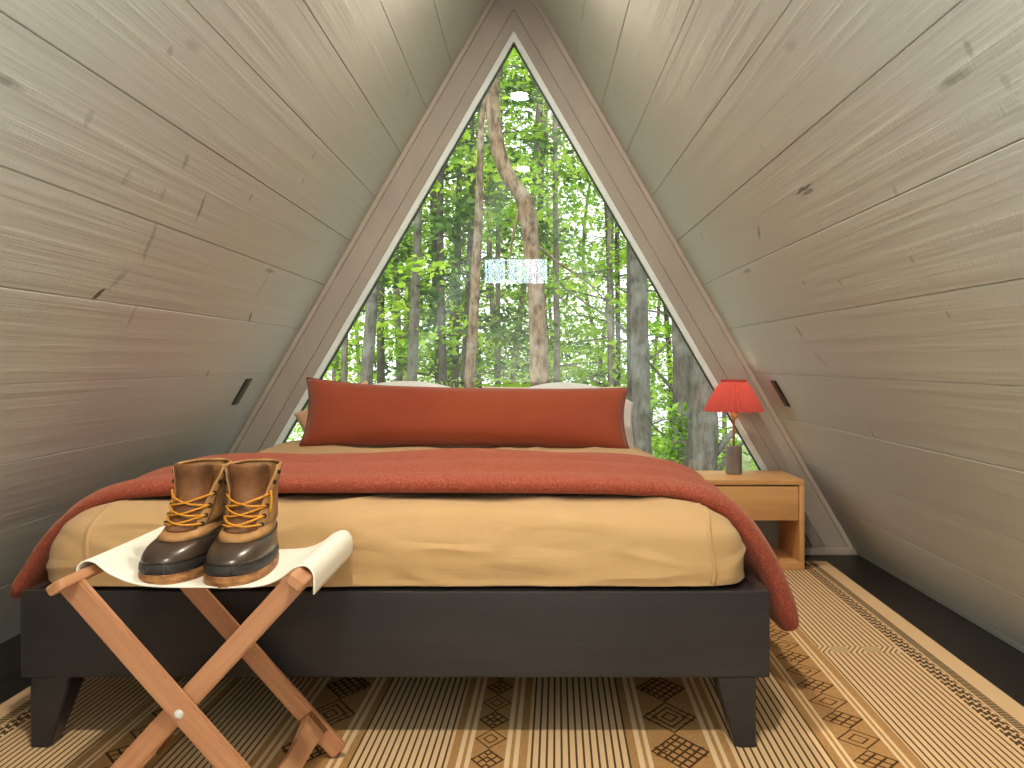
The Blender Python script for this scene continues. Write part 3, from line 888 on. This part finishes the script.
# ------------------------------------------------------------------ boots
def ring(yf, yb, hw, zf, zb, n=40, toe=1.08, heel=.86, a0=None, a1=None, pz=1.0, ex=.82):
    out = []
    full = a0 is None
    for k in range(n):
        a = (2*PI*k/n - PI/2) if full else a0+(a1-a0)*k/(n-1)
        cx_, sy_ = math.cos(a), math.sin(a)
        f = (sy_+1)/2                       # 0 toe .. 1 heel
        y = yf+(yb-yf)*f
        x = hw*math.copysign(abs(cx_)**ex, cx_)*(toe+(heel-toe)*f)
        out.append(Vector((x, y, zf+(zb-zf)*f**pz)))
    return out
def boot(label, loc, rz, mirror=1):
    t = thing('duck_boot', label, 'boot', loc, rz)
    # gum sole with knurled welt
    bm = BM(); rs = []
    for z, gr in ((.0,-.006),(.004,-.001),(.012,.001),(.020,.002),(.026,.0)):
        r_ = ring(-.150-gr, .135+gr, .057+gr, z, z, 96)
        if .003 < z < .025:
            for k, p in enumerate(r_): p.x *= 1+.018*(k % 2); p.y += (.0012 if k % 2 else 0)*(-1 if p.y < 0 else 1)
        rs.append(r_)
    add_loft(bm, rs); obj('gum_sole', bm, M['gum'], t, auto=50)
    bm = BM(); rs = []
    for z, gr in ((.0255,.0012),(.030,.0022),(.038,.0012),(.0425,-.0004)):
        r_ = ring(-.1505-gr, .1355+gr, .057+gr, z, z, 120)
        for k, p in enumerate(r_):
            if z < .04: p.z += (.0014 if k % 2 else -.0014); p.x *= 1+.010*(k % 2)
        rs.append(r_)
    add_loft(bm, rs); obj('rubber_welt', bm, M['rubber_band'], t, auto=50)
    # rubber lower
    lo = [(-.149,.134,.0555,.042,.042,1),(-.1475,.136,.0555,.048,.052,1),(-.139,.137,.0545,.056,.064,1),(-.124,.1365,.053,.0635,.074,1.1),(-.104,.135,.0508,.069,.081,1.3),(-.086,.133,.0495,.0725,.085,1.5),(-.078,.132,.0485,.074,.086,1.6)]
    bm = BM(); add_loft(bm, [ring(a,b,c,d,e,64,1.10,.86,pz=g) for a,b,c,d,e,g in lo], True, True, True)
    obj('rubber_lower', bm, M['rubber'], t)
    # rolled rubber rim
    bm = BM(); r_ = ring(-.080,.1325,.0493,.0735,.0860,64,1.10,.86,pz=1.6)
    add_tube(bm, r_+[r_[0]], .0022, 6); obj('rim_seam', bm, M['rubber_band'], t)
    # leather vamp
    vp = [(-.086,.131,.0488,.074,.0865,1.6),(-.070,.131,.0474,.083,.092,1.4),(-.048,.130,.0455,.094,.102,1.2),(-.036,.1295,.0440,.1000,.110,1.1)]
    bm = BM(); add_loft(bm, [ring(a,b,c,d,e,64,1.08,.88,pz=g) for a,b,c,d,e,g in vp], True, True, True)
    obj('leather_vamp', bm, M['leather2'], t)
    # quarters (open at the front)
    qs = [(-.044,.130,.0458,.094,.102,R(26)),(-.030,.1300,.0445,.108,.118,R(30)),(-.016,.1295,.0438,.125,.136,R(34)),(-.005,.1280,.0438,.145,.155,R(38)),(.003,.1275,.0460,.166,.176,R(46)),(.005,.1285,.0500,.188,.197,R(58)),(.003,.1290,.0525,.206,.211,R(66))]
    def qr(q, off=0, n=50):
        a, b, c, d, e, gp = q
        return ring(a-off, b+off, c+off, d, e, n, 1.04, .88, -PI/2+gp, 3*PI/2-gp)
    bm = BM(); rows = []
    for i, q in enumerate(qs):
        r_ = qr(q)
        for k, p in enumerate(r_):
            wv = .0016*mnoise.noise(Vector((p.x*60+mirror*5, p.y*60, p.z*40))); p.x += wv; p.y += wv
        rows.append(r_)
    add_loft(bm, rows, False)
    q_ = obj('leather_shaft', bm, M['leather'], t); md = q_.modifiers.new('s','SOLIDIFY'); md.thickness = .0032; md.offset = 1
    # facing strips along both open edges, padded collar
    for side in (0, -1):
        bm = BM()
        rows2 = []
        for q in qs:
            r_ = qr(q, .0022, 50); 
            rows2.append([r_[k] for k in ((0,1,2,3,4) if side == 0 else (45,46,47,48,49))])
        add_loft(bm, rows2, False)
        f_ = obj('lace_facing', bm, M['leather2'], t); md = f_.modifiers.new('s','SOLIDIFY'); md.thickness = .0022; md.offset = 1
    bm = BM(); add_tube(bm, qr(qs[-1], .0), .0032, 8); obj('collar', bm, M['leather2'], t)
    # tongue
    bm = BM(); rows = []
    for a, b, c, d, hwid in ((-.064,.12,.038,.0895,R(44)),(-.040,.12,.036,.106,R(46)),(-.022,.12,.035,.126,R(48)),(-.008,.12,.035,.148,R(52)),(-.002,.12,.038,.172,R(56)),(-.006,.12,.041,.194,R(60)),(-.011,.12,.042,.211,R(58)),(-.010,.12,.039,.2165,R(46))):
        r_ = ring(a,b,c,d,d,19,1.1,.9,-PI/2-hwid,-PI/2+hwid)
        rows.append(r_)
    add_loft(bm, rows, False)
    g_ = obj('tongue', bm, M['tongue'], t); md = g_.modifiers.new('s','SOLIDIFY'); md.thickness = .004; md.offset = 0
    # eyelets and laces
    def edge(level, side):
        i = int(level); f = level-i
        def pt(q):
            r_ = qr(q, .0062, 50); return r_[2] if side > 0 else r_[47]
        return pt(qs[i]).lerp(pt(qs[min(i+1,len(qs)-1)]), f)
    levels = [.30, 1.25, 2.25, 3.35, 4.35, 5.3]
    for s in (1, -1):
        for L in levels:
            bm = BM(); p = edge(L, s); nrm = Vector((p.x*1.2, p.y-.07, 0)).normalized()
            rot = nrm.to_track_quat('Z','Y').to_matrix().to_4x4(); rot.translation = p
            tt = bmesh.new()
            rgs = []
            for r, z in ((.0046,-.001),(.0046,.001),(.0034,.0018),(.0020,.0006)):
                rgs.append([Vector((r*math.cos(2*PI*k/14), r*math.sin(2*PI*k/14), z)) for k in range(14)])
            add_loft(tt, rgs); bmesh.ops.transform(tt, matrix=rot, verts=tt.verts); merge(bm, tt)
            obj('eyelet', bm, M['eyelet'], t)
    def lace(a, b, sag):
        mid = (a+b)/2; mid.y = min(a.y, b.y)-sag-.006; mid.z -= .003
        q1 = a.lerp(mid,.5); q1.y -= sag*.62; q3 = mid.lerp(b,.5); q3.y -= sag*.62
        bm = BM(); add_tube(bm, [Vector(p) for p in spline([a,q1,mid,q3,b], 18)], .0020, 7)
        obj('lace', bm, M['lace'], t)
    rr = random.Random(3+mirror)
    for i in range(3):
        for s in (1, -1):
            a = edge(levels[i], s); b = edge(levels[i+1], -s)
            a.y -= .003; b.y -= .003
            lace(a, b, .020+.004*(s > 0)+rr.uniform(-.003,.006)-.002*i)
    a = edge(levels[0],1); b = edge(levels[0],-1); a.y -= .003; b.y -= .003; lace(a, b, .014)
    # loose lace end hanging from the top hook
    a = edge(levels[3], -mirror); bm = BM()
    add_tube(bm, [Vector(p) for p in spline([a, a+Vector((.004,-.012,.006)), a+Vector((.006,-.014,-.012)), a+Vector((.003,-.014,-.035))], 16)], .0023, 7)
    obj('lace', bm, M['lace'], t)
    t.scale = (1.03, 1.0, .985)
    return t
BZ = SZ-.0372
boot('duck boot with yellow laces on the camp stool, nearer the left sloping wall', (-.692, 1.842, BZ), R(-4), 1)
boot('duck boot with yellow laces on the camp stool, nearer the lamp side', (-.575, 1.830, BZ), R(2), -1)

# ------------------------------------------------------------------ outdoors
bm = BM()
for i in range(1):
    pts = [(-30,4.6),(30,4.6),(30,46),(-30,46)]
    bm.faces.new([bm.verts.new((x,y,-3.0)) for x, y in pts])
bmesh.ops.subdivide_edges(bm, edges=bm.edges[:], cuts=40, use_grid_fill=True)
for v in bm.verts: v.co.z += .25*mnoise.noise(v.co*.25)
struct('ground', bm, M['ground'])

def leaf_mesh(name, centers, size, flat=.5, seed=0, m='leaf_bright', aspect=.55):
    r = np.random.default_rng(seed); n = len(centers)
    c = np.asarray(centers, float)
    d = r.normal(size=(n,3)); d[:,2] *= flat; d /= np.linalg.norm(d,axis=1)[:,None]
    up = r.normal(size=(n,3))*.6 + np.array([0,0,1.0]); s = np.cross(d, up); s /= (np.linalg.norm(s,axis=1)[:,None]+1e-9)
    L = size*r.uniform(.6,1.25,size=n)[:,None]
    v = np.empty((n,4,3)); v[:,0] = c-d*L*.5; v[:,1] = c+s*L*aspect*.5; v[:,2] = c+d*L*.5; v[:,3] = c-s*L*aspect*.5
    me = bpy.data.meshes.new(name); me.vertices.add(4*n); me.loops.add(4*n); me.polygons.add(n)
    me.vertices.foreach_set('co', v.reshape(-1)); me.loops.foreach_set('vertex_index', np.arange(4*n, dtype=np.int32))
    me.polygons.foreach_set('loop_start', np.arange(0,4*n,4,dtype=np.int32)); 
    me.update(calc_edges=True); me.materials.append(M[m]); return me

def crown_points(r, n, zlo, zhi, rad, ncl, csig, bare=0.0):
    """leaf positions gathered on sprays around a stem; returns points and spray centres"""
    z = r.uniform(zlo, zhi, ncl); a = r.uniform(0, 2*PI, ncl)
    q = rad*np.sqrt(r.uniform(bare, 1, ncl))
    cen = np.stack([q*np.cos(a), q*np.sin(a), z], 1)
    k = r.integers(0, ncl, n)
    p = cen[k] + r.normal(size=(n,3))*np.array([csig, csig, csig*.38])
    return p, cen

def trunk_bm(path, n=12, seed=0, wob=.02):
    pts = spline([p[:3] for p in path], 34); rad = spline([(p[3],) for p in path], 34)
    bm = BM(); rings = []
    for i, (p, r_) in enumerate(zip(pts, rad)):
        r_ = max(.006, float(r_[0])); q = []
        for k in range(n):
            a = 2*PI*k/n; rr = r_*(1+.12*mnoise.noise(Vector((math.cos(a)*1.3+seed, math.sin(a)*1.3, i*.4))))
            q.append(Vector((p[0]+rr*math.cos(a), p[1]+rr*math.sin(a), p[2])))
        rings.append(q)
    add_loft(bm, rings); return bm, pts

def tree(label, pxpath, Y, bark, leaf=None, nleaf=0, zlo=0, zhi=6, rad=1.2, lsize=.10, seed=0, branches=(), twigs=0, name='forest_tree', cat='tree', group='trees near the window'):
    base = at(pxpath[-1][0], 362, Y); base.z = -3.0
    t = thing(name, label, cat, base, 0, group)
    path = []
    for px, py, w in pxpath:
        p = at(px, py, Y)-base; path.append((p.x, p.y, p.z, w*Y/F/2))
    path.append((path[-1][0]*.8, 0, -.15, path[-1][3]*1.25))
    path = path[::-1]
    top = path[-1]; path.append((top[0]+.15*random.uniform(-1,1), top[1], top[2]+3.0, top[3]*.6))
    bm, pts = trunk_bm(path, 14, seed); obj('trunk', bm, M[bark], t)
    r = np.random.default_rng(seed+100)
    for b in branches:      # pixel polylines at the tree's distance, leaning toward or away a little
        q = []; bm = BM()
        for i, (px, py) in enumerate(b[0]):
            p = at(px, py, Y)-base; p.y += b[2]*i; q.append(p)
        nn = 14; pp = [Vector(v) for v in spline(q, nn)]
        add_tube(bm, pp, [max(.003, b[1]*Y/F/2*(1-.75*i/(nn-1))) for i in range(nn)], 7)
        obj('branch', bm, M[bark], t)
    if twigs:
        for i in range(twigs):
            bm = BM(); z = random.uniform(-1.5, 3.5*Y/8); k = min(range(len(pts)), key=lambda k: abs(pts[k][2]-3-z))
            a = random.uniform(0, 2*PI); L = random.uniform(.4, 1.5); p0 = Vector(pts[k])
            d = Vector((math.cos(a), math.sin(a)*.7, random.uniform(-.35,.25)))
            mid = p0+d*L*.5+Vector((0,0,random.uniform(-.05,.12)))
            add_tube(bm, [Vector(v) for v in spline([p0, mid, p0+d*L], 7)], [.011,.010,.009,.007,.006,.004,.003], 5)
            obj('branch', bm, M[bark], t)
    if nleaf:
        p, cen = crown_points(r, nleaf, zlo+3, zhi+3, rad, max(14, nleaf//55), .17)
        me = leaf_mesh('foliage', p, lsize, .5, seed, leaf)
        o = bpy.data.objects.new('foliage', me); COL.objects.link(o); o.parent = t
    return t

LB, LM, LD = 'leaf_bright','leaf_mid','leaf_dark'
tree('pale mottled tree with a crooked trunk in the middle of the window',
     [(491,-30,11),(492,84,13),(494,120,14),(500,155,15),(512,182,17),(523,197,18),(529,222,17),(531,245,16),(536,290,17),(538,330,18),(540,386,19),(541,520,21)], 6.8, 'bark_pale', LB, 1300, 3.2, 6.5, 1.2, .085, 1,
     branches=[([(523,195),(512,240),(508,275)],4,.05),([(531,240),(560,262),(590,280),(622,312)],3.5,.12)])
tree('slim pale birch-like tree left of the crooked trunk', [(484,60,4),(481,130,6),(478,230,8.5),(476,267,10),(473,330,10),(469,390,11),(466,520,12)], 8.6, 'bark_pale', LB, 900, 3.4, 7, 1.2, .09, 2)
tree('thin dark tree close behind the slim pale birch-like one', [(473,-20,4),(472,150,5),(470,250,6),(464,390,7),(462,520,8)], 10.5, 'bark_dark', LM, 1100, 1.5, 7, 1.3, .10, 3, twigs=8)
tree('dark slender tree second to the left of the pale birch-like one', [(462,-20,4),(460,150,5),(458,250,6.5),(455,390,7.5),(453,520,8)], 11.5, 'bark_dark', LD, 2200, 1.0, 7, 1.4, .10, 4, twigs=16)
tree('dark conifer with drooping sprays in the left half of the window', [(441,0,5),(441,150,6),(440,250,7),(443,390,9),(444,520,10)], 10.2, 'bark_dark', LD, 3600, .3, 6, 1.3, .11, 5, twigs=18)
tree('olive grey tree in the left part of the window, beside two thin saplings', [(420,0,6),(418,150,7),(417,250,9),(414,330,10),(412,390,11),(410,520,12)], 9.2, 'bark_mid', LB, 1000, 2.2, 6, 1.4, .09, 6)
tree('grey tree nearest the left edge of the window', [(380,0,8),(378,150,9),(374,260,11),(370,330,12),(366,390,13),(364,520,14)], 8.4, 'bark_grey', LB, 1000, 1.0, 5, 1.3, .09, 7)
tree('thin dark tree just right of the grey left-edge tree', [(384,0,5),(383,200,6),(381,300,7),(381,390,8),(381,520,9)], 10.8, 'bark_dark', LM, 1200, .5, 6, 1.4, .10, 8, twigs=8)
tree('slender olive sapling between the grey and olive grey trees', [(396,0,4),(395,200,5),(397,300,6),(400,390,7),(401,520,7)], 11.8, 'bark_mid', LM, 1300, .2, 6, 1.5, .10, 9, twigs=6)
tree('thin leaning sapling leftmost in the window', [(352,0,4),(350,200,5),(346,300,6),(344,390,7),(343,520,7)], 10.0, 'bark_mid', LB, 1400, -.5, 4, 1.2, .09, 10, twigs=6)
tree('very thin tree right beside the crooked trunk top', [(502,0,3.5),(500,150,4.5),(498,260,5),(498,390,6),(498,520,6)], 13.0, 'bark_mid', LB, 1300, 1.5, 8, 1.6, .12, 11, twigs=6)
tree('slim grey pole tree just right of the crooked trunk', [(555,0,4),(555,150,5),(556,260,6),(557,390,6.5),(557,520,7)], 11.2, 'bark_mid', LB, 1300, 1.0, 7, 1.6, .11, 12, twigs=12)
tree('first of two thin poles left of the grey spotted trunk', [(606,100,3.5),(609,230,4.5),(610,330,5),(610,400,5.5),(609,520,6)], 13.0, 'bark_mid', LB, 1500, -.5, 6, 1.6, .11, 13, twigs=14)
tree('second of two thin poles left of the grey spotted trunk', [(614,100,3.5),(617,230,4.5),(618,330,5),(618,400,5.5),(620,520,6)], 14.5, 'bark_dark', LM, 1500, -.8, 6, 1.8, .12, 14, twigs=14)
tree('thick grey spotted trunk right of the bolster end', [(633,60,14),(636,180,15),(638,260,17),(640,340,18),(641,400,19),(641,520,21)], 7.0, 'bark_grey', LB, 700, 2.8, 5, 1.2, .085, 15,
     branches=[([(640,345),(612,318),(585,300),(552,275)],3.5,.1),([(640,300),(612,285),(590,262)],2.5,-.08),([(640,410),(612,392),(590,378)],3,.12),([(640,365),(662,350),(678,330)],3,.05),([(640,430),(670,420),(690,440)],2.5,.05),([(640,240),(665,255),(700,250)],2.5,.1),([(641,455),(615,440),(600,420)],2.5,-.05)])
tree('dark stem touching the grey spotted trunk', [(628,200,4),(629,300,5),(630,400,6),(630,520,6)], 8.0, 'bark_dark', None, 0, seed=16)
tree('pale grey trunk between the spotted trunk and the lamp', [(672,160,14),(676,250,16),(681,340,18),(682,400,19),(680,470,20),(679,560,22)], 6.4, 'bark_grey', LB, 600, 1.6, 4, 1.0, .08, 17,
     branches=[([(675,392),(660,375),(645,355),(655,340)],4,.0),([(674,440),(655,428),(640,405)],3,-.04),([(672,470),(648,458),(630,462)],2.5,.05)])
tree('broad grey forked trunk behind the red lamp', [(693,200,18),(697,300,22),(702,360,25),(704,420,28),(702,470,30),(700,560,34)], 6.0, 'bark_grey', LM, 500, 1.8, 4, 1.0, .08, 18,
     branches=[([(704,470),(722,445),(742,425),(775,405)],10,.0),([(702,500),(716,470),(735,445),(752,432)],7,-.05),([(698,390),(690,362),(684,340)],5,-.04)])
# young spray of leaves climbing between the two right trunks
bz = at(676, 362, 6.1); bz.z = -3
t = thing('climbing_shrub', 'leafy green climbing shrub on the pale grey trunk beside the lamp', 'shrub', bz)
r = np.random.default_rng(77)
cz = np.stack([r.normal(size=260)*.05+.0, r.normal(size=260)*.04-.0, 3+.88-(r.uniform(405,470,260)-362)*6.1/F], 1)
o = bpy.data.objects.new('foliage', leaf_mesh('foliage', cz, .055, .6, 5, LM)); COL.objects.link(o); o.parent = t
bm = BM(); add_tube(bm, [Vector(v) for v in spline([(.05,.0,0),(.02,-.02,1.4),(-.01,-.02,2.6),(.02,-.02,3.55)], 20)], .008, 6); obj('stem', bm, M['bark_mid'], t)

# woodland behind: seven saplings built once, then copied
protos = []
for i in range(7):
    r = np.random.default_rng(200+i)
    t = thing('background_tree', 'leafy young tree in the bright wood beyond the window', 'tree', (0,0,-3), 0, 'leafy trees deep in the wood')
    Ht = 13.0
    path = [(0,0,-.15,.07),(r.normal()*.1,r.normal()*.1,3,.06),(r.normal()*.2,r.normal()*.2,7,.045),(r.normal()*.3,r.normal()*.3,Ht,.02)]
    bm, pts = trunk_bm(path, 8, i)
    for k in range(16):
        z = random.uniform(1, Ht-1); j = min(range(len(pts)), key=lambda q: abs(pts[q][2]-z)); p0 = Vector(pts[j]); a = random.uniform(0,2*PI); L = random.uniform(.8,2)
        add_tube(bm, [p0, p0+Vector((math.cos(a)*L*.5, math.sin(a)*L*.5, .15)), p0+Vector((math.cos(a)*L, math.sin(a)*L, .2))], [.016,.012,.004], 5)
    obj('trunk', bm, M['bark_dark' if i % 2 else 'bark_mid'], t)
    p, cen = crown_points(r, 4600, .6, Ht, 2.1, 110, .24)
    me = leaf_mesh('foliage', p, .122, .5, 300+i, [LB,LB,LM,LB,LM,LB,LD][i])
    o = bpy.data.objects.new('foliage', me); COL.objects.link(o); o.parent = t
    protos.append(t)
k = 0
def copy_tree(src):
    c = src.copy(); COL.objects.link(c)
    for ch in src.children:
        d = ch.copy(); COL.objects.link(d); d.parent = c
    return c
spots = []
for row, (Y, nrow) in enumerate(((13.5,5),(16.5,6),(20.5,8),(26,9))):
    for j in range(nrow):
        px = 300 + (760-300)*(j+.5)/nrow + random.uniform(-22,22)
        spots.append(((px-CX)*Y/F, Y+random.uniform(-1,1)))
for i, (x, y) in enumerate(spots):
    o = protos[i] if i < 7 else copy_tree(protos[random.randrange(7)])
    o.location = (x, y, -3); o.rotation_euler = (0,0,random.uniform(0,2*PI)); s = random.uniform(.9,1.15); o.scale = (s,s,s)

# ------------------------------------------------------------------ sky and sun
wd = bpy.data.worlds.new('world'); sc.world = wd; wd.use_nodes = True; nt = wd.node_tree; X.nt = nt
bg = nt.nodes['Background']
tc = nt.nodes.new('ShaderNodeTexCoord'); sp = nt.nodes.new('ShaderNodeSeparateXYZ')
nrm = nt.nodes.new('ShaderNodeVectorMath'); nrm.operation = 'NORMALIZE'
nt.links.new(tc.outputs['Generated'], nrm.inputs[0]); nt.links.new(nrm.outputs[0], sp.inputs[0])
col = ramp(nt, (X(sp.outputs['Z'])*.5+.5), [(.40,(.22,.25,.16)),(.49,(.95,1.0,.94)),(.60,(1.0,1.02,1.02)),(1.0,(.75,.90,1.1))])
dot = nt.nodes.new('ShaderNodeVectorMath'); dot.operation = 'DOT_PRODUCT'
nt.links.new(nrm.outputs[0], dot.inputs[0]); dot.inputs[1].default_value = Vector((-.02,-1,.10)).normalized()
gl = ((X(dot.outputs['Value'])-.965)/.03).clamp()
nt.links.new(mixc(nt, gl, col, (.74,.87,1.0)), bg.inputs['Color'])
nt.links.new((2.1 + gl*15.0).s, bg.inputs['Strength'])
lamp('sun', 'SUN', (0,-10,20), 4.2, (1,.96,.86), R(3), Euler((R(38),0,R(-18))))

sc.view_settings.view_transform = 'Standard'
sc.view_settings.look = 'None'
sc.view_settings.exposure = 0
sc.cycles.use_denoising = True
sc.cycles.max_bounces = 8; sc.cycles.diffuse_bounces = 4; sc.cycles.transparent_max_bounces = 16
sc.cycles.sample_clamp_indirect = 6
